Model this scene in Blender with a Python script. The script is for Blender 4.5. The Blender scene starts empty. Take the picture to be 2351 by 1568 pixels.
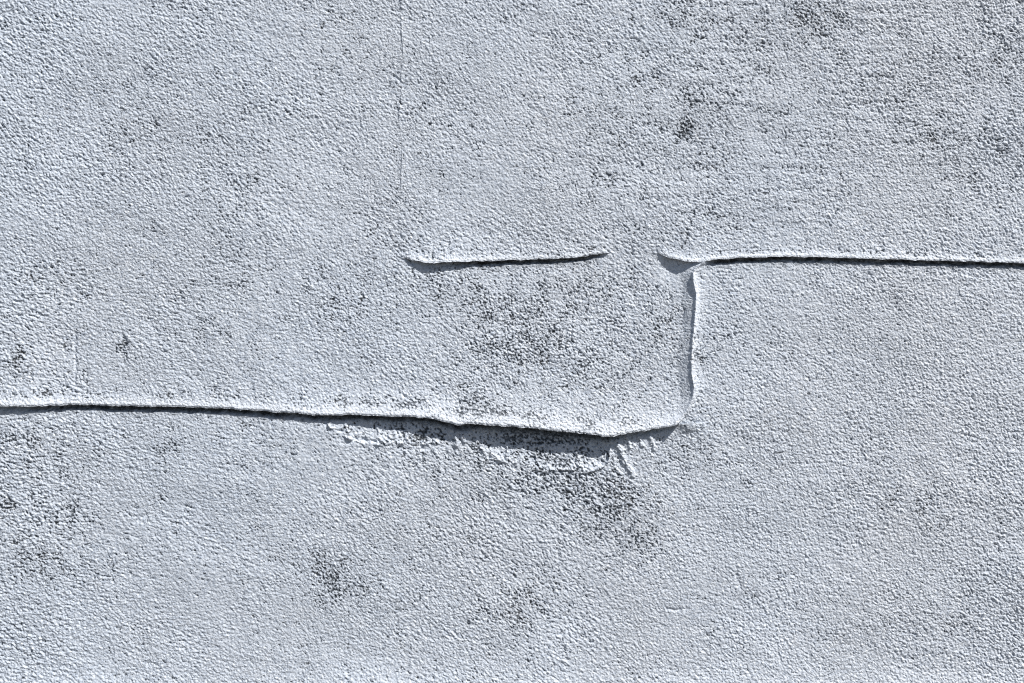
import bpy, math
import numpy as np

# ------------------------------------------------------------------ scene, camera, light
scene = bpy.context.scene
S = 1.0 / 2351.0            # one relief unit: the wall strip in view is 2351 units = 1 m wide
ZC = 1.30                   # height of the view centre above the ground (m)
CX, CY = 1175.5, 784.0

cam_d = bpy.data.cameras.new("camera")
cam = bpy.data.objects.new("camera", cam_d)
scene.collection.objects.link(cam)
cam.location = (0.0, -0.86, ZC)
cam.rotation_euler = (math.radians(90), 0, 0)
cam_d.sensor_width = 36.0
cam_d.lens = 36.0 * 0.86
cam_d.clip_start = 0.01
cam_d.clip_end = 5000.0
scene.camera = cam

ALPHA = math.radians(21)    # sun above the plane of the wall (grazing)
PHI = math.radians(32)      # sun to the right of straight up
sun_dir = np.array([math.cos(ALPHA) * math.sin(PHI), -math.sin(ALPHA), math.cos(ALPHA) * math.cos(PHI)])
elev = math.asin(sun_dir[2])
azim = math.atan2(sun_dir[0], sun_dir[1])     # clockwise from +Y

world = bpy.data.worlds.new("World")
scene.world = world
world.use_nodes = True
wn = world.node_tree
wn.nodes.clear()
sky = wn.nodes.new("ShaderNodeTexSky")
sky.sky_type = 'NISHITA'
sky.sun_disc = False
sky.sun_elevation = elev
sky.sun_rotation = azim
sky.air_density = 1.0
sky.dust_density = 1.0
bg = wn.nodes.new("ShaderNodeBackground")
bg.inputs["Strength"].default_value = 0.05
wo = wn.nodes.new("ShaderNodeOutputWorld")
wn.links.new(sky.outputs[0], bg.inputs[0])
wn.links.new(bg.outputs[0], wo.inputs[0])

sun_d = bpy.data.lights.new("sun", 'SUN')
sun_d.energy = 5.0
sun_d.angle = math.radians(0.55)
sun_d.color = (1.0, 0.965, 0.92)
sun = bpy.data.objects.new("sun", sun_d)
scene.collection.objects.link(sun)
from mathutils import Vector
sun.rotation_euler = Vector((-sun_dir[0], -sun_dir[1], -sun_dir[2])).to_track_quat('-Z', 'Y').to_euler()

scene.cycles.use_denoising = False
scene.cycles.filter_width = 1.15
scene.view_settings.view_transform = 'Standard'
scene.view_settings.look = 'None'
scene.view_settings.exposure = 0.30
scene.view_settings.gamma = 1.0
scene.view_settings.use_curve_mapping = False

# ------------------------------------------------------------------ numpy noise
rng = np.random.RandomState(7)
_P = np.concatenate([rng.permutation(4096)] * 3).astype(np.int64)
_ang = rng.rand(4096) * 2 * np.pi
_GX, _GY = np.cos(_ang), np.sin(_ang)
_JX, _JY, _JR = rng.rand(4096), rng.rand(4096), rng.rand(4096)

def _h(ix, iy, seed):
    return _P[_P[(ix + seed * 131) & 4095] + (iy & 4095)]

def perlin(x, y, seed=0):
    ix, iy = np.floor(x).astype(np.int64), np.floor(y).astype(np.int64)
    fx, fy = x - ix, y - iy
    u = fx * fx * fx * (fx * (fx * 6 - 15) + 10)
    v = fy * fy * fy * (fy * (fy * 6 - 15) + 10)
    def g(i, j):
        k = _h(ix + i, iy + j, seed)
        return _GX[k] * (fx - i) + _GY[k] * (fy - j)
    a = g(0, 0) + u * (g(1, 0) - g(0, 0))
    b = g(0, 1) + u * (g(1, 1) - g(0, 1))
    return (a + v * (b - a)) * 1.45

def cells(x, y, seed=0):
    """distance to the nearest and second nearest scattered point"""
    ix, iy = np.floor(x).astype(np.int64), np.floor(y).astype(np.int64)
    d1 = np.full(x.shape, 9.0); d2 = np.full(x.shape, 9.0); rid = np.zeros(x.shape)
    for i in (-1, 0, 1):
        for j in (-1, 0, 1):
            k = _h(ix + i, iy + j, seed)
            d = np.hypot(ix + i + _JX[k] - x, iy + j + _JY[k] - y)
            m = d < d1
            d2 = np.where(m, d1, np.minimum(d2, d))
            d1 = np.where(m, d, d1)
            rid = np.where(m, _JR[k], rid)
    return d1, d2, rid

def sst(a, b, x):
    t = np.clip((x - a) / (b - a), 0, 1)
    return t * t * (3 - 2 * t)

def blob(x, y, cx, cy, rx, ry=None):
    ry = ry or rx
    return np.exp(-(((x - cx) / rx) ** 2 + ((y - cy) / ry) ** 2))

def rot(x, y, deg, stretch):
    """coordinates with features drawn out along deg (x right, y down)"""
    c, s = math.cos(math.radians(deg)), math.sin(math.radians(deg))
    return (x * c + y * s) / stretch, (-x * s + y * c)

def poly_dist(x, y, pts):
    """distance to a polyline, signed side and arc parameter (0..1)"""
    pts = np.array(pts, float)
    best = np.full(x.shape, 1e9); side = np.zeros(x.shape); par = np.zeros(x.shape)
    seg = np.hypot(*(pts[1:] - pts[:-1]).T); tot = seg.sum(); acc = 0
    for (a, b), L in zip(zip(pts[:-1], pts[1:]), seg):
        dx, dy = (b - a) / L
        t = np.clip((x - a[0]) * dx + (y - a[1]) * dy, 0, L)
        ox, oy = x - a[0] - t * dx, y - a[1] - t * dy
        d = np.hypot(ox, oy)
        m = d < best
        best = np.where(m, d, best)
        side = np.where(m, dx * oy - dy * ox, side)
        par = np.where(m, (acc + t) / tot, par)
        acc += L
    return best, side, par

def inside(x, y, pts):
    pts = np.array(pts, float); r = np.zeros(x.shape, bool)
    for (x0, y0), (x1, y1) in zip(pts, np.roll(pts, -1, 0)):
        if y0 == y1: continue
        c = ((y0 > y) != (y1 > y)) & (x < (x1 - x0) * (y - y0) / (y1 - y0) + x0)
        r ^= c
    return r

def smooth_curve(pts):
    """cubic Hermite through points, returns f(x)"""
    p = np.array(pts, float); X, Y = p[:, 0], p[:, 1]
    m = np.gradient(Y, X)
    def f(x):
        x = np.clip(x, X[0], X[-1])
        i = np.clip(np.searchsorted(X, x) - 1, 0, len(X) - 2)
        h = X[i + 1] - X[i]; t = (x - X[i]) / h
        return ((2*t**3 - 3*t**2 + 1) * Y[i] + (t**3 - 2*t**2 + t) * h * m[i]
                + (-2*t**3 + 3*t**2) * Y[i+1] + (t**3 - t**2) * h * m[i+1])
    return f

def lin(pts):
    p = np.array(pts, float)
    return lambda x: np.interp(x, p[:, 0], p[:, 1])

# ------------------------------------------------------------------ joints between the courses (relief units)
_j1 = smooth_curve([(-900, 603), (0, 600), (800, 596), (925, 593), (955, 599), (985, 604), (1040, 602), (1150, 598), (1250, 595),
                    (1330, 590), (1395, 581), (1450, 579), (1515, 583), (1543, 594), (1570, 600), (1608, 601), (1640, 597),
                    (1720, 591.5), (1853, 590), (1960, 593), (2100, 597), (2200, 600), (2351, 604), (3200, 608)])
_j2 = smooth_curve([(-900, 936), (0, 932), (60, 932.5), (102, 932), (183, 929), (285, 932), (407, 934), (478, 936), (600, 943),
                    (660, 947), (717, 951), (819, 952.5), (900, 955), (1002, 962), (1034, 970), (1053, 975), (1073, 971),
                    (1124, 975), (1195, 979), (1260, 986), (1341, 994), (1402, 1000), (1423, 996), (1446, 992), (1494, 985),
                    (1517, 981), (1545, 975), (1575, 972), (1700, 970), (2351, 968), (3200, 966)])
def J0(x): return np.full_like(x, -70.0) + 2.0 * perlin(x / 200, x * 0 + 3.3, 21)
def J1(x): return _j1(x) + 1.5 * perlin(x / 17, x * 0 + 1.5, 22) + 1.0 * perlin(x / 6, x * 0 + 1.5, 23)
def J2(x): return _j2(x) + 1.6 * perlin(x / 19, x * 0 + 7.5, 24) + 1.0 * perlin(x / 6, x * 0 + 1.5, 25)
def J3(x): return np.full_like(x, 1574.0) + 1.6 * perlin(x / 150, x * 0 + 2.2, 26) + 0.7 * perlin(x / 20, x * 0, 27)

_vA = smooth_curve([(-80, 917), (0, 917), (67, 922), (110, 928), (183, 921), (227, 920), (277, 912), (317, 920), (367, 924), (410, 922), (600, 924)])
_vA0 = _vA
def _vA(y): return 921 + .55 * (_vA0(y) - 921)
_vC = smooth_curve([(590, 174), (770, 172), (876, 173), (940, 174)])
_vE = smooth_curve([(596, 1612), (604, 1609), (613, 1597), (623, 1591), (645, 1590), (670, 1595), (700, 1595), (731, 1593), (782, 1588),
                    (856, 1586), (891, 1590), (910, 1588), (932, 1578), (950, 1566), (962, 1553), (976, 1546)])
def VE(y): return _vE(y) + .7 * perlin(y / 14, y * 0 + 4.4, 28) + 0.6 * perlin(y / 6, y * 0, 29)

# lip heights (mm) along the joints
lipB = lin([(925, 0), (936, 2.6), (985, 5.2), (1040, 5.0), (1090, 3.2), (1200, 2.5), (1320, 2.4), (1385, 1.9), (1400, 0), (1508, 0), (1524, 2.2),
            (1570, 4.4), (1610, 4.6), (1660, 3.4), (1850, 3.5), (2100, 3.6), (2351, 3.4), (3200, 3.4)])
lipD = lin([(-600, 4), (0, 4.2), (60, 4.0), (183, 2.9), (300, 2.9), (478, 2.9), (640, 3.3), (717, 3.8), (820, 3.9), (900, 5.2),
            (1000, 7.2), (1150, 8.0), (1300, 8.4), (1402, 8.0), (1450, 6.0), (1500, 5.2), (1545, 4.4), (1575, 1.4), (1610, 0)])
lipD_w = lin([(0, 19), (400, 17), (700, 20), (1000, 34), (1300, 48), (1402, 44), (1480, 26), (1560, 12)])
lipE = lin([(596, 3.8), (606, 4.0), (620, 4.0), (660, 4.4), (731, 4.8), (782, 4.5), (850, 4.6), (900, 4.8), (940, 5.0), (960, 4.9), (975, 4.2)])

HOLLOW1 = [(739, 940), (745, 957), (758, 982), (778, 990), (802, 1006), (831, 1016), (867, 1020), (893, 1017), (920, 1019), (950, 1016),
           (981, 1020), (1012, 1014), (1030, 1000), (1041, 978), (1040, 940)]
HOLLOW2 = [(1076, 940), (1079, 972), (1089, 994), (1095, 1018), (1108, 1036), (1128, 1051), (1166, 1061), (1199, 1065), (1219, 1077),
           (1250, 1081), (1286, 1077), (1321, 1079), (1345, 1083), (1370, 1079), (1390, 1067), (1398, 1055), (1402, 1020), (1403, 940)]
CRACKS = [  # (points, width, depth mm)
    ([(172, 765), (171, 800), (174, 840), (173, 880)], 3.0, 0.9),
    ([(283, 770), (288, 790), (279, 815), (281, 832)], 6.0, 0.8),
    ([(350, 1330), (338, 1345), (320, 1366)], 5.0, 0.9),
    ([(333, 1182), (312, 1198)], 4.0, 0.8),
    ([(1166, 1180), (1160, 1200)], 4, .8), ([(1530, 1398), (1553, 1402), (1562, 1398)], 3.5, .7),
    ([(905, 175), (924, 190)], 4, .7), ([(1690, 1320), (1700, 1345)], 5, .8),
]
RIDGES = [([(790, 962), (797, 982), (803, 1002)], 3.5, 1.2), ([(870, 966), (866, 986), (876, 1012)], 3.5, 1.1), ([(943, 970), (936, 1008)], 3.5, 1.2),
          ([(1152, 1000), (1166, 1030), (1163, 1055)], 3.5, 1.2), ([(1243, 1010), (1232, 1045), (1238, 1075)], 3.5, 1.1), ([(1335, 1005), (1324, 1040), (1330, 1070)], 3.5, 1.3),
          ([(1440, 998), (1446, 1026)], 4, 1.7), ([(1466, 1000), (1474, 1022)], 4, 1.5), ([(1490, 996), (1502, 1030)], 4, 1.6), ([(1060, 990), (1066, 1012)], 4, 1.7),
          ([(1418, 1022), (1432, 1052), (1453, 1092)], 6.0, 1.8), ([(1406, 1055), (1412, 1075), (1425, 1088)], 5, 0.9),
          ([(1048, 978), (1046, 1000), (1049, 1022)], 5, 2.4), ([(1092, 1020), (1078, 1032), (1060, 1040)], 7, .8),
          ([(997, 1030), (1012, 1060), (1008, 1110)], 4, .5), ([(880, 1120), (876, 1165)], 4, .5)]
GRIME = [(760, 1325, 45, 50, 1.0), (735, 1285, 60, 30, .7), (825, 1345, 40, 30, .5), (1205, 1365, 60, 45, .8), (1180, 1425, 60, 40, .65),
         (1110, 1405, 40, 25, .6), (1300, 1105, 110, 35, .85), (1410, 1150, 90, 50, .85), (1480, 1230, 70, 50, .55), (1560, 1050, 50, 45, .6),
         (95, 1310, 90, 30, .7), (240, 1310, 40, 25, .4), (60, 1015, 70, 40, .6), (115, 1050, 50, 30, .4), (38, 835, 25, 30, 1.0),
         (15, 1160, 20, 25, .8), (150, 1180, 60, 30, .5), (1572, 298, 26, 22, 1.0), (1610, 235, 45, 30, .6), (1640, 255, 35, 20, .5),
         (1395, 400, 30, 18, .6), (2128, 1160, 30, 32, .9), (2150, 1205, 60, 30, .6), (1655, 765, 30, 40, .6), (1520, 740, 40, 50, .5),
         (1600, 800, 35, 40, .5), (1240, 780, 130, 80, .55), (1350, 690, 90, 60, .5), (1120, 700, 90, 60, .45), (1110, 920, 60, 35, .7), (1330, 830, 100, 60, .4),
         (283, 800, 18, 30, .9), (1230, 1005, 130, 25, .75), (960, 1000, 70, 22, .7), (830, 985, 60, 16, .5), (980, 1060, 60, 25, .5), (1105, 1020, 30, 20, .8), (1250, 1060, 130, 30, .6),
         (1900, 55, 60, 30, .5), (1850, 40, 40, 25, .5), (2070, 250, 40, 25, .5), (2150, 300, 60, 40, .35), (1480, 180, 40, 25, .4),
         (540, 420, 40, 25, .35), (470, 590, 50, 25, .35), (440, 680, 50, 25, .35), (390, 1010, 30, 20, .6), (560, 655, 50, 22, .4), (835, 690, 40, 25, .5),
         (2050, 1130, 40, 25, .35), (2260, 1330, 50, 35, .5), (2200, 1425, 50, 30, .45), (1800, 1320, 20, 16, .7), (1635, 1445, 14, 18, .9), (1620, 1385, 10, 12, .7),
         (1710, 1110, 12, 10, .9), (1840, 1150, 30, 20, .3), (80, 1150, 90, 40, .25), (100, 1240, 100, 40, .2), (480, 760, 60, 25, .3),
         (760, 680, 80, 40, .3), (1030, 640, 70, 25, .4), (1700, 690, 30, 25, .3), (1640, 930, 40, 40, .4), (70, 640, 60, 40, .3), (350, 720, 40, 20, .4),
         (880, 560, 30, 25, .4), (930, 545, 20, 18, .6), (520, 530, 60, 30, .3), (2290, 120, 60, 80, .35), (2280, 420, 80, 90, .25), (2270, 1180, 70, 90, .2)]

def grime_zone(x, y):
    g = np.zeros_like(x)
    for cx, cy, rx, ry, s in GRIME:
        m = (np.abs(x - cx) < 2.4 * rx) & (np.abs(y - cy) < 2.4 * ry)
        if m.any():
            g[m] = np.maximum(g[m], s * blob(x[m], y[m], cx, cy, rx * 1.25, ry * 1.25))
    # narrow rows of specks just above the ledges
    d1 = _j1(x) - y
    g = np.maximum(g, .95 * np.exp(-((d1 - 14 - 5 * perlin(x / 30, y * 0, 101)) / 8) ** 2) * (lipB(x) > 1) * (0.45 + 0.9 * perlin(x / 60, y / 60, 40)))
    d2 = _j2(x) - y
    g = np.maximum(g, .85 * np.exp(-((d2 - 28 - 12 * perlin(x / 35, y * 0, 102)) / 12) ** 2) * (lipD(x) > 1) * (0.5 + 0.9 * perlin(x / 70, y / 70, 41)))
    return g

# depth (mm) of the open joint right under the lips
gap1 = lin([(925, 0), (960, 1), (1040, 2.2), (1085, 5), (1350, 5), (1392, 1), (1400, 0), (1618, 0), (1645, 6.5), (1700, 5.5), (2351, 5), (3200, 5)])
gap2 = lin([(-600, 2), (0, 2), (100, 4), (180, 7), (640, 7), (740, 5), (1040, 5.5), (1100, 4.5), (1400, 4), (1425, 2), (1540, 1.5), (1562, 0)])
def joint_shade(x, y, d, gp):  # shadow under the lips painted into the colour, broken up by noise
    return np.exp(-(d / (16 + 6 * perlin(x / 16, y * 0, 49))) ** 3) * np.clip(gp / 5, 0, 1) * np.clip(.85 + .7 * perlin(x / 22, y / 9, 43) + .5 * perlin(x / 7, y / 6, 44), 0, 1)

# ------------------------------------------------------------------ relief (mm, towards the viewer)
def micro(x, y, fine):
    """grain of the thick rolled paint; direction and coarseness wander over the wall"""
    wob = 30 * perlin(x / 300, y / 300, 5)
    wl = sst(900, 450, x + wob) * sst(380, 700, y + wob)                  # left, lower: lies almost flat
    wt = sst(620, 1000, x + wob) * sst(560, 300, y) * sst(2000, 1500, x)  # top middle: steep
    wr = sst(1350, 1700, x + wob)                                          # right: round nubs
    wr = np.where(y < 560, sst(1650, 1950, x + wob), wr)
    wc = blob(x, y, 1250, 780, 330, 210)
    wl, wt, wr = wl + 1e-4, wt, np.maximum(wr, .75 * wc)
    wd = np.clip(1 - wl - wt - wr, 0.0, 1)
    n = np.zeros_like(x)
    def layer(ang, st, lam, seed):
        a, b = rot(x, y, ang, st)
        return perlin(a / lam, b / lam, seed) + .0 * perlin(a / lam * 2.03, b / lam * 2.03, seed + 1)
    def pair(ang, st, seed):
        a = layer(ang, st, 7.4, seed)
        b = layer(ang - 8, st * .85, 4.4, seed + 3)
        return .50 * a - .26 * np.abs(layer(ang + 14, st * .9, 15.0, seed + 7)) + .42 * b
    tot = wl + wd + wt
    n += wl * pair(14, 1.7, 50) + wd * pair(40, 1.4, 60) + wt * pair(58, 1.45, 70)
    wx, wy = x + 2.6 * perlin(x / 11, y / 11, 80), y + 2.6 * perlin(x / 11, y / 11, 81)
    d1, d2, q1 = cells(wx / 8.0, wy / 8.0, 82)
    nub = (.62 - 1.0 * d1 ** 1.4) * (.15 + 1.35 * q1 ** 1.5) + .25 * np.minimum(d2 - d1, .35)
    e1, e2, q2 = cells(wx / 5.2, wy / 5.2, 83)
    nub = nub * 1.0 + .62 * (.5 - e1) * (.3 + 1.2 * q2) + .38 * perlin(x / 4.6, y / 4.6, 84)
    n += np.clip(wr + .5 * tot, 0, 1) * nub * .95
    amp = .33 + .15 * perlin(x / 170, y / 170, 6) + .09 * perlin(x / 55, y / 55, 7)
    amp = amp + .13 * sst(1900, 2350, x) + .13 * wc + .10 * sst(300, 0, x)
    amp = amp - .10 * blob(x, y, 520, 1430, 330, 170) - .08 * blob(x, y, 1150, 250, 330, 240)
    amp = amp - .06 * blob(x, y, 480, 1000, 260, 300) + .10 * blob(x, y, 1300, 1100, 330, 120)
    n = n * np.clip(amp, .16, .8) * 2.15
    n = n + .22 * perlin(x / 34, y / 34, 8) + .15 * perlin(x / 17, y / 17, 9)
    zone = sst(1300, 1500, x) * sst(2300, 2050, x) * sst(570, 470, y)       # faint level roller tracks, upper right
    n = n + .42 * zone * perlin(x / 190, y / 14, 10) * (.6 + perlin(x / 160, y / 120, 11))
    return n * fine

def specks(x, y, g, mi):
    f = .32 * perlin(x / 7.5, y / 6.5, 93) + .42 * perlin(x / 4.2, y / 4.2, 94) + .20 * perlin(x / 30, y / 30, 95) - .50 * mi
    base = .235 + .11 * perlin(x / 210, y / 190, 96) + .07 * perlin(x / 80, y / 70, 98) + .10 * sst(1250, 1650, x) * sst(600, 300, y) + .10 * blob(x, y, 1250, 780, 330, 200)
    return sst(.50, .76, f + base + .03 + .41 * g)

def field(x, y, kind):
    """height (mm), specks with joint shade, and lip whitening of the painted face at (x, y) for one block"""
    infr = sst(-160, -30, x) * sst(2510, 2380, x) * sst(-120, -20, y) * sst(1700, 1590, y)
    h = 1.6 * perlin(x / 420, y / 420, 1) + .9 * perlin(x / 190, y / 150, 2) + .40 * perlin(x / 80, y / 70, 3)
    smooth = np.ones_like(x)
    lip_shade = np.zeros_like(x)
    bead_highlight = np.zeros_like(x)      # thick paint beads on lips and rims, whitened as a painted highlight
    jit = 1 + .22 * perlin(x / 45, y / 45, 12)
    if kind in ('A', 'B'):
        d = np.maximum(J1(x) - y, 0)
        if kind == 'B':
            a = lipB(x) * .88
            w = 10 * jit
            h = h + a * (.74 * np.exp(-(d / w) ** 1.25) + .26 * np.exp(-d / 70)) - .40 * np.minimum(a, 2) * np.exp(-(d / 2.6) ** 2)
            smooth = 1 - .55 * np.exp(-(d / 11) ** 2) * np.clip(a / 2.5, 0, 1)
            bead_highlight = np.exp(-(d / (9 * jit)) ** 2) * np.clip(a / 2.5, 0, 1)
            v = x - _vA(y)
            amp = .85 * np.clip(.80 + .7 * perlin(y / 70, y * 0 + 9, 13), 0, 1) * (1 - .45 * sst(400, 450, y))
            h = h + amp * np.exp(-np.maximum(v, 0) / 13)
        else:
            v = _vA(y) - x
            amp = .45 * np.clip(.80 + .7 * perlin(y / 70, y * 0 + 9, 13), 0, 1) * (1 - .45 * sst(400, 450, y))
            h = h + amp * np.exp(-np.maximum(v, 0) / 3.5) - .25 * amp * np.exp(-((v - 9) / 5) ** 2)
    if kind in ('C', 'D', 'E'):
        dt = np.maximum(y - J1(x), 0)
        a = lipB(x)
        h = h - .26 * a * np.exp(-(dt / 26) ** 1.3) * (1 if kind != 'E' else .7 * sst(1605, 1650, x))
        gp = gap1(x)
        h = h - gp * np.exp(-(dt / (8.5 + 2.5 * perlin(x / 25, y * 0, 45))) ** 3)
        lip_shade = joint_shade(x, y, dt, gp)
    if kind == 'D':
        h = h - 2.5 * blob(x, y, 1543, 612, 36, 34)
        d = np.maximum(J2(x) - y, 0)
        a = lipD(x) * 1.12; w = lipD_w(x) * 1.25 * jit
        h = h + a * (.82 * np.exp(-(d / w) ** 1.25) + .18 * np.exp(-d / 90)) - .5 * np.minimum(a, 2) * np.exp(-(d / 2.8) ** 2)
        smooth = smooth * (1 - .58 * np.exp(-(d / (w * .85)) ** 2) * np.clip(a / 2.5, 0, 1))
        bead_highlight = np.exp(-(d / (w * .75)) ** 2) * np.clip(a / 2.5, 0, 1)
        e = np.maximum(VE(y) - x, 0)
        r = lipE(y)
        h = h + .85 * r * np.clip(1 - e / (29 * jit), 0, 1) ** 1.1 + .25 * r * np.exp(-(e / 3.0) ** 2)
        smooth = smooth * (1 - .80 * np.exp(-(e / 30) ** 2) * np.clip(r / 2, 0, 1))
        sh = blob(x, y, 1552, 622, 46, 30)
        smooth = smooth * (1 - .7 * sh)
    if kind == 'C':
        d = np.maximum(J2(x) - y, 0); a = lipD(x) * 1.12; w = lipD_w(x) * 1.25 * jit
        h = h + a * (.82 * np.exp(-(d / w) ** 1.25) + .18 * np.exp(-d / 90)) - .5 * np.minimum(a, 2) * np.exp(-(d / 2.8) ** 2)
        smooth = smooth * (1 - .58 * np.exp(-(d / (w * .85)) ** 2) * np.clip(a / 2.5, 0, 1))
        bead_highlight = np.exp(-(d / (w * .75)) ** 2) * np.clip(a / 2.5, 0, 1)
    if kind == 'E':
        e = np.maximum(x - VE(y), 0)
        r = lipE(y)
        h = h + .25 * r * np.exp(-(e / 6.5) ** 2) + .85 * r * (.75 * np.exp(-(e / (14 * jit)) ** 1.5) + .25 * np.exp(-e / 45))
        smooth = smooth * (1 - .75 * np.exp(-(e / 9) ** 2) * np.clip(r / 2, 0, 1))
        bead_highlight = np.exp(-(e / (10 * jit)) ** 2) * np.clip(r / 2, 0, 1)
    if kind == 'F':
        d = np.maximum(y - J2(x), 0); a = lipD(x)
        h = h - .12 * a * np.exp(-(d / 22) ** 1.3)
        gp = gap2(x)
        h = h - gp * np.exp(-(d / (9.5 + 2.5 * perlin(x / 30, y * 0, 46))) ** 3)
        lip_shade = joint_shade(x, y, d, gp)
        smooth = smooth * (1 - .55 * np.exp(-(d / 16) ** 2) * np.clip(a / 2.5, 0, 1))
        # the fillet that carries the upright rim round the corner of the middle block
        h = h + 4.2 * blob(x, y, 1578, 972, 28, 20) * sst(1525, 1565, x)
        # two smeared hollows under the ledge with raised rims
        wx = x + 3.2 * perlin(x / 13, y / 13, 14) + 1.1 * perlin(x / 6, y / 6, 18)
        wy = y + 3.2 * perlin(x / 13, y / 13, 15) + 1.1 * perlin(x / 6, y / 6, 19)
        for H, dep in ((HOLLOW1, 2.6), (HOLLOW2, 3.6)):
            m = (np.abs(x - H[0][0] - 160) < 300) & (y < 1160)
            if not m.any(): continue
            xx, yy = wx[m], wy[m]
            dd, sd, par = poly_dist(xx, yy, H)
            ins = inside(xx, yy, H)
            inw = np.where(ins, dd, 0.0)
            sl = np.exp(-(yy - _j2(xx)) / (45 if H is HOLLOW2 else 30))
            dp = -dep * sst(0, 26, inw) * (.22 + 1.0 * np.clip(sl, 0, 1))
            if H is HOLLOW2:
                dp = dp - 1.9 * sst(0, 3.0, inw) * np.exp(-(1402 - xx) / 26)
            amp = (.95 + 1.7 * perlin(xx / 24, yy / 24, 16) + .9 * perlin(xx / 9, yy / 9, 20)) * sst(-2, 10, yy - _j2(xx) - 4)
            amp = np.clip(amp, .0, 2.4)
            rim = np.where(ins, np.exp(-(dd / 3.6) ** 2), np.exp(-(dd / 2.4) ** 2)) * amp
            under = -.7 * np.where(ins, 0, np.exp(-((dd - 9) / 6) ** 2)) * np.clip(amp - .6, 0, 1)
            h[m] += dp + rim + under
            bead_highlight[m] = np.maximum(bead_highlight[m], .5 * rim / 1.5)
            smooth[m] *= np.where(ins, 1.15, 1 - .3 * np.exp(-(dd / 6) ** 2))
        for px, py, rx, ry, dp in ((1065, 983, 11, 9, 4.5), (903, 963, 6, 8, 3.5), (749, 965, 6, 10, 3), (782, 989, 6, 4, 2.0), (836, 1010, 9, 6, 2.4),
                                   (815, 1008, 7, 4, 1.8), (858, 1013, 6, 4, 1.6), (1018, 1006, 8, 5, 2), (1124, 1049, 4, 4, 1.6), (1158, 1050, 4, 6, 1.6), (1378, 1064, 8, 10, 1.6)):
            h = h - dp * np.exp(-((((x - px) / rx) ** 2 + ((y - py) / ry) ** 2)) ** 1.6)
        d3 = np.maximum(J3(x) - y, 0)
        h = h + 1.7 * np.exp(-(d3 / 24) ** 1.3)
    for pts, w, dep in CRACKS:
        p = np.array(pts, float)
        m = (x > p[:, 0].min() - 30) & (x < p[:, 0].max() + 30) & (y > p[:, 1].min() - 30) & (y < p[:, 1].max() + 30)
        if m.any():
            dd, _, par = poly_dist(x[m] + 3 * perlin(x[m] / 9, y[m] / 9, 17), y[m], pts)
            h[m] -= dep * np.exp(-(dd / w) ** 2)
    if kind == 'F':
        for pts, w, hg in RIDGES:
            p = np.array(pts, float)
            m = (x > p[:, 0].min() - 30) & (x < p[:, 0].max() + 30) & (y > p[:, 1].min() - 30) & (y < p[:, 1].max() + 30)
            if m.any():
                dd, _, par = poly_dist(x[m] + 3 * perlin(x[m] / 9, y[m] / 9, 17), y[m], pts)
                h[m] += hg * np.exp(-(dd / w) ** 2)
    h = h + 1.5 * blob(x, y, 713, 657, 6) + .8 * blob(x, y, 143, 633, 9)
    mi = micro(x, y, infr * smooth)
    h = h + mi
    g = grime_zone(x, y)
    s = specks(x, y, g, mi) * infr
    s = s * (.6 + .4 * smooth)
    h = h - .6 * s
    s = np.maximum(s, lip_shade)  # painted under-lip shadow shares the mask of the dark specks
    bead_highlight = np.clip(bead_highlight * (.8 + .5 * perlin(x / 25, y / 12, 48)), 0, 1) * (1 - s)
    return h, s, bead_highlight

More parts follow.
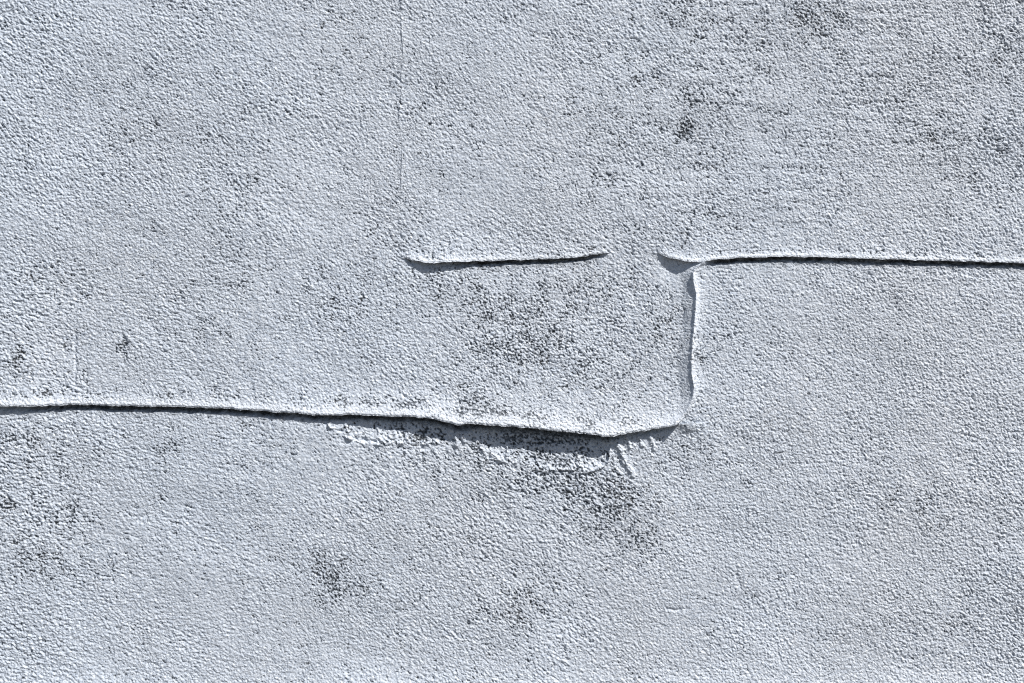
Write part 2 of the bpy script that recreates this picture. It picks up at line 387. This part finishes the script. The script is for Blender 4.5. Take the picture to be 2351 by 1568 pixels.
# ------------------------------------------------------------------ materials
def paint_material():
    m = bpy.data.materials.new("white_masonry_paint")
    m.use_nodes = True
    nt = m.node_tree; N = nt.nodes; L = nt.links
    b = N["Principled BSDF"]
    b.inputs["Roughness"].default_value = .82
    b.inputs["Specular IOR Level"].default_value = .25
    tc = N.new("ShaderNodeTexCoord")
    def noise(scale, detail, rough=.6, off=None):
        n = N.new("ShaderNodeTexNoise"); n.inputs["Scale"].default_value = scale
        n.inputs["Detail"].default_value = detail; n.inputs["Roughness"].default_value = rough
        L.new(tc.outputs["Object"], n.inputs["Vector"])
        return n
    def ramp(src, a, b_, ca, cb):
        r = N.new("ShaderNodeValToRGB"); e = r.color_ramp.elements
        e[0].position, e[1].position = a, b_; e[0].color, e[1].color = ca, cb
        L.new(src, r.inputs[0]); return r
    def mix(fac, a, b_, mode='MIX'):
        k = N.new("ShaderNodeMix"); k.data_type = 'RGBA'; k.blend_type = mode
        if isinstance(fac, float): k.inputs[0].default_value = fac
        else: L.new(fac, k.inputs[0])
        for i, v in ((6, a), (7, b_)):
            if isinstance(v, tuple): k.inputs[i].default_value = v
            else: L.new(v, k.inputs[i])
        return k.outputs[2]
    big = noise(3.2, 3)
    sp = N.new("ShaderNodeSeparateXYZ"); L.new(tc.outputs["Object"], sp.inputs[0])
    mr = N.new("ShaderNodeMapRange"); mr.inputs["From Min"].default_value = -.45; mr.inputs["From Max"].default_value = .75
    mr.inputs["To Min"].default_value = -.18; mr.inputs["To Max"].default_value = .30; mr.clamp = True
    L.new(sp.outputs["X"], mr.inputs["Value"])
    ad = N.new("ShaderNodeMath"); ad.operation = 'ADD'
    L.new(big.outputs["Fac"], ad.inputs[0]); L.new(mr.outputs[0], ad.inputs[1])
    base = ramp(ad.outputs[0], .30, .85, (.660, .718, .795, 1), (.695, .728, .778, 1))
    fine = noise(400, 3, .7)
    mott = ramp(fine.outputs["Fac"], .36, .58, (.58, .62, .68, 1), (1.0, 1.0, 1.0, 1))
    col = mix(.8, base.outputs[0], mott.outputs[0], 'MULTIPLY')
    warm = noise(70, 3, .7)
    wr = ramp(warm.outputs["Fac"], .58, .72, (0, 0, 0, 1), (1, 1, 1, 1))
    wf = N.new("ShaderNodeMath"); wf.operation = 'MULTIPLY'; wf.inputs[1].default_value = .12
    L.new(wr.outputs[0], wf.inputs[0])
    col = mix(wf.outputs[0], col, (.74, .70, .66, 1))
    be = N.new("ShaderNodeAttribute"); be.attribute_name = "bead_highlight"
    col = mix(be.outputs["Fac"], col, (.76, .81, .88, 1))  # whiter colour on lips and rims paints in their sunlit highlight
    at = N.new("ShaderNodeAttribute"); at.attribute_name = "grime_shade"  # dark specks together with the painted joint shade
    gn = noise(330, 2, .6)
    ga = N.new("ShaderNodeMath"); ga.operation = 'MULTIPLY_ADD'
    L.new(gn.outputs["Fac"], ga.inputs[0]); ga.inputs[1].default_value = 1.1; ga.inputs[2].default_value = .35
    gm = N.new("ShaderNodeMath"); gm.operation = 'MULTIPLY'; gm.use_clamp = True
    L.new(at.outputs["Fac"], gm.inputs[0]); L.new(ga.outputs[0], gm.inputs[1])
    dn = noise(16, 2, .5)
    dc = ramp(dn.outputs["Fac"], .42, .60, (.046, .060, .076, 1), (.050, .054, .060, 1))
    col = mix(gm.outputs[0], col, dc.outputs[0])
    L.new(col, b.inputs["Base Color"])
    bn = noise(380, 3, .75)
    vo = N.new("ShaderNodeTexVoronoi"); vo.inputs["Scale"].default_value = 430; L.new(tc.outputs["Object"], vo.inputs["Vector"])
    bs = N.new("ShaderNodeMath"); bs.operation = 'MULTIPLY_ADD'; bs.inputs[1].default_value = -.45
    L.new(vo.outputs["Distance"], bs.inputs[0]); L.new(bn.outputs["Fac"], bs.inputs[2])
    bu = N.new("ShaderNodeBump"); bu.inputs["Strength"].default_value = .9; bu.inputs["Distance"].default_value = .0017
    pt = noise(7, 2, .5)
    pr = N.new("ShaderNodeMapRange"); pr.inputs["From Min"].default_value = .35; pr.inputs["From Max"].default_value = .62
    pr.inputs["To Min"].default_value = .45; pr.inputs["To Max"].default_value = 1.0
    L.new(pt.outputs["Fac"], pr.inputs["Value"]); L.new(pr.outputs[0], bu.inputs["Strength"])
    L.new(bs.outputs[0], bu.inputs["Height"]); L.new(bu.outputs[0], b.inputs["Normal"])
    return m

def plain_material(name, ca, cb, scale, rough=.9, bump=.004):
    m = bpy.data.materials.new(name); m.use_nodes = True
    nt = m.node_tree; N = nt.nodes; L = nt.links; b = N["Principled BSDF"]
    b.inputs["Roughness"].default_value = rough
    tc = N.new("ShaderNodeTexCoord"); n = N.new("ShaderNodeTexNoise")
    n.inputs["Scale"].default_value = scale; n.inputs["Detail"].default_value = 6
    L.new(tc.outputs["Object"], n.inputs["Vector"])
    r = N.new("ShaderNodeValToRGB"); r.color_ramp.elements[0].color = ca; r.color_ramp.elements[1].color = cb
    L.new(n.outputs["Fac"], r.inputs[0]); L.new(r.outputs[0], b.inputs["Base Color"])
    bu = N.new("ShaderNodeBump"); bu.inputs["Distance"].default_value = bump
    L.new(n.outputs["Fac"], bu.inputs["Height"]); L.new(bu.outputs[0], b.inputs["Normal"])
    return m

PAINT = paint_material()
MORTAR = plain_material("mortar", (.30, .28, .26, 1), (.42, .40, .37, 1), 60)
PAVING = plain_material("paving", (.060, .055, .050, 1), (.095, .088, .080, 1), 14)

# ------------------------------------------------------------------ mesh building
def build(name, verts, faces, mat, parent=None, grime_shade=None, bead_highlight=None):
    used = np.unique(faces)
    remap = np.zeros(len(verts), np.int32); remap[used] = np.arange(len(used), dtype=np.int32)
    v = verts[used].astype(np.float32); f = remap[faces].astype(np.int32)
    me = bpy.data.meshes.new(name)
    me.vertices.add(len(v)); me.vertices.foreach_set("co", v.ravel())
    me.loops.add(f.size); me.loops.foreach_set("vertex_index", f.ravel())
    me.polygons.add(len(f))
    me.polygons.foreach_set("loop_start", np.arange(0, f.size, 4, dtype=np.int32))
    if grime_shade is not None:
        at = me.attributes.new("grime_shade", 'FLOAT', 'POINT')
        at.data.foreach_set("value", grime_shade[used].astype(np.float32))
        at = me.attributes.new("bead_highlight", 'FLOAT', 'POINT')
        at.data.foreach_set("value", bead_highlight[used].astype(np.float32))
    me.materials.append(mat)
    me.update(calc_edges=True)
    me.shade_flat()
    o = bpy.data.objects.new(name, me)
    scene.collection.objects.link(o)
    if parent is not None: o.parent = parent
    return o

def world_pos(x, y, h):
    return np.stack([(x - CX) * S, -h / 1000.0, ZC + (CY - y) * S], -1)

def graded(a, b, f0, f1, fine, coarse):
    """positions from a to b: fine inside f0..f1, growing coarser outside"""
    out = [a]
    def fill(p, q, st):
        n = max(1, int(round((q - p) / st)))
        out.extend(list(p + (q - p) * (np.arange(1, n + 1) / n)))
    def grow(p, q, away):
        L = q - p; st = fine; steps = []
        while sum(steps) < L:
            steps.append(st); st = min(st * 1.35, coarse)
        steps = np.array(steps) * L / sum(steps)
        if not away: steps = steps[::-1]
        c = p + np.cumsum(steps); c[-1] = q
        out.extend(list(c))
    lo, hi = max(a, f0), min(b, f1)
    if lo >= hi:
        fill(a, b, coarse); return np.array(out)
    if a < lo: grow(a, lo, False)
    fill(lo, hi, fine)
    if b > hi: grow(hi, b, True)
    return np.array(out)

FINE, COARSE = 1.75, 26.0
FX0, FX1, FY0, FY1 = -24.0, 2375.0, -16.0, 1590.0

def block_mesh(name, kind, xl, xr, yt, yb, jt, jb, warps, parent, parts=()):
    xs = graded(xl, xr, FX0, FX1, FINE, COARSE)
    ys = graded(yt, yb, FY0, FY1, FINE, COARSE)
    v = (ys - yt) / (yb - yt)
    X, V = np.meshgrid(xs, v)
    Yn = yt + V * (yb - yt)
    for vn, fn, reach in warps:
        X = X + (fn(Yn) - vn) * np.clip(1 - np.abs(X - vn) / reach, 0, 1)
    T, B = jt(X), jb(X)
    Y = T + V * (B - T)
    shp = X.shape
    h, g, bd = field(X.ravel(), Y.ravel(), kind)
    P = world_pos(X.ravel(), Y.ravel(), h)
    idx = np.arange(X.size).reshape(shp)
    F = np.stack([idx[:-1, :-1], idx[1:, :-1], idx[1:, 1:], idx[:-1, 1:]], -1).reshape(-1, 4)
    # returns into the joint on all four sides
    ring = np.concatenate([idx[0, :-1], idx[:-1, -1], idx[-1, :0:-1], idx[:0:-1, 0]])
    mid = P[ring].copy(); mid[:, 1] += .0012
    back = P[ring].copy(); back[:, 1] = .045
    r = len(ring)
    nm = np.arange(r) + len(P); nb = nm + r
    nx = lambda q: np.roll(q, -1)
    SK = np.concatenate([np.stack([ring, nx(ring), nx(nm), nm], -1), np.stack([nm, nx(nm), nx(nb), nb], -1)])
    P = np.concatenate([P, mid, back])
    under_shade = np.clip(.55 + .9 * perlin(mid[:, 0] * 90, mid[:, 2] * 90, 47), 0, .9)      # shade on the joint undersides, painted in as dark colour
    g = np.concatenate([g, under_shade, under_shade]); bd = np.concatenate([bd, under_shade * 0, under_shade * 0])
    fcx = X.ravel()[F].mean(1); fcy = Y.ravel()[F].mean(1)
    rest = np.ones(len(F), bool)
    sub = []
    for pname, plabel, test in parts:
        m = test(fcx, fcy) & rest
        if m.any():
            sub.append((pname, plabel, F[m])); rest &= ~m
    o = build(name, P, np.concatenate([F[rest], SK]), PAINT, parent, g, bd)
    for pname, plabel, f in sub:
        s = build(pname, P, f, PAINT, o, g, bd)
        s["label"] = plabel
    return o

# ------------------------------------------------------------------ ground
gm = np.array([[-3000, -3000, 0], [3000, -3000, 0], [3000, 3000, 0], [-3000, 3000, 0]], float)
ground = build("ground", gm, np.array([[0, 1, 2, 3]]), PAVING)
ground["kind"] = "structure"

# ------------------------------------------------------------------ the wall
wall = bpy.data.objects.new("block_wall", None)
scene.collection.objects.link(wall)
wall["label"] = "white painted masonry wall of long blocks with rough grainy paint and ledged joints"
wall["category"] = "wall"
wall["kind"] = "thing"

wobA = (922.0, _vA, 60.0)
wobC = (174.0, _vC, 40.0)
wobE = (1590.0, VE, 130.0)
def lipB_zone(x0, x1):
    return lambda x, y: (x > x0) & (x < x1) & (J1(x) - y < 17 + 4 * perlin(x / 30, y / 30, 12)) & (lipB(x) > .3)
def lipD_zone(x0=-1e9, x1=1e9):
    return lambda x, y: (x > x0) & (x < x1) & (J2(x) - y < lipD_w(x) * 1.1 + 4 * perlin(x / 30, y / 30, 12)) & (lipD(x) > .8)

A = block_mesh("stone_block", 'A', -880.0, 922.0, -70.0, 600.0, J0, J1, [wobA], wall)
A["label"] = "large upper block left of the faint upright crack"
B = block_mesh("stone_block", 'B', 922.0, 2700.0, -70.0, 600.0, J0, J1, [wobA], wall, [
    ("mortar_lip", "short bright lip standing alone in the middle of the wall", lipB_zone(900, 1450)),
    ("mortar_lip", "long bright lip running out at the right edge", lipB_zone(1450, 2700))])
B["label"] = "large upper block whose lower edge juts out in two lips"
Cb = block_mesh("stone_block", 'C', -1240.0, 174.0, 600.0, 936.0, J1, J2, [wobC], wall, [
    ("mortar_lip", "end of the long ledge at the left edge", lipD_zone())])
Cb["label"] = "middle course block cut off by the left edge"
D = block_mesh("stone_block", 'D', 174.0, 1590.0, 600.0, 965.0, J1, J2, [wobC, wobE], wall, [
    ("mortar_lip", "long bright lip sagging to the right above a dark shadow", lipD_zone()),
    ("mortar_fillet", "smooth shaded fillet beside the upright joint", lambda x, y: (VE(y) - x < 24) & (y > 600))])
D["label"] = "long middle block with a rounded lower right corner"
E = block_mesh("stone_block", 'E', 1590.0, 3005.0, 600.0, 970.0, J1, J2, [wobE], wall, [
    ("mortar_lip", "bright upright rim along the left side of the block", lambda x, y: (x - VE(y) < 12 + 2 * perlin(x / 20, y / 20, 12)) & (y > 606))])
E["label"] = "middle course block to the right of the upright joint"
Fb = block_mesh("stone_block", 'F', -350.0, 2500.0, 960.0, 1574.0, J2, J3, [], wall, [
    ("smeared_hollow", "shallow ragged hollow under the ledge, the left one", lambda x, y: inside(x, y, HOLLOW1)),
    ("smeared_hollow", "deeper shaded hollow with curved rim under the ledge", lambda x, y: inside(x, y, HOLLOW2))])
Fb["label"] = "wide lower block with grimy specks below the ledge"

# courses that go on outside the view
def flat_joint(v):
    return lambda x: np.full_like(x, v)
def far_block(xl, xr, yt, yb, jt=None, jb=None):
    block_mesh("stone_block", 'G', xl, xr, yt, yb, jt or flat_joint(yt), jb or flat_joint(yb), [], wall)
XL, XR = -2300.0, 4650.0
for xl, xr, yt, yb, jt, jb in [
        (XL, -880, -70, 600, J0, J1), (2700, XR, -70, 600, J0, J1),
        (XL, -1240, 600, 936, J1, J2), (3005, XR, 600, 970, J1, J2),
        (XL, -350, 960, 1574, J2, J3), (2500, XR, 960, 1574, J2, J3)]:
    far_block(float(xl), float(xr), float(yt), float(yb), jt, jb)
far_block(XL, 400., 1574., 1925., J3, None); far_block(400., 2050., 1574., 1925., J3, None); far_block(2050., XR, 1574., 1925., J3, None)
y = 1925.0; k = 0
GY = CY + ZC / S + 40
while y < GY - 1:
    y2 = min(y + (600 if k % 2 == 0 else 360), GY)
    c = 1000. if k % 2 == 0 else 300.
    far_block(XL, c, y, y2); far_block(c, c + 1700., y, y2); far_block(c + 1700., XR, y, y2)
    y = y2; k += 1
y = -70.0; k = 0
for hgt in (360., 600., 360.):
    c = 300. if k % 2 == 0 else 900.
    jb = J0 if k == 0 else None
    far_block(XL, c, y - hgt, y, None, jb); far_block(c, c + 1700., y - hgt, y, None, jb); far_block(c + 1700., XR, y - hgt, y, None, jb)
    y -= hgt; k += 1
TOPY = y
x0, x1 = (XL - CX) * S, (XR - CX) * S
z1 = ZC + (CY - TOPY) * S - .002
cv = np.array([[x0, .02, -.05], [x1, .02, -.05], [x1, .30, -.05], [x0, .30, -.05], [x0, .02, z1], [x1, .02, z1], [x1, .30, z1], [x0, .30, z1]])
cf = np.array([[0, 1, 5, 4], [1, 2, 6, 5], [2, 3, 7, 6], [3, 0, 4, 7], [4, 5, 6, 7], [0, 3, 2, 1]])
build("wall_core", cv, cf, MORTAR, wall)
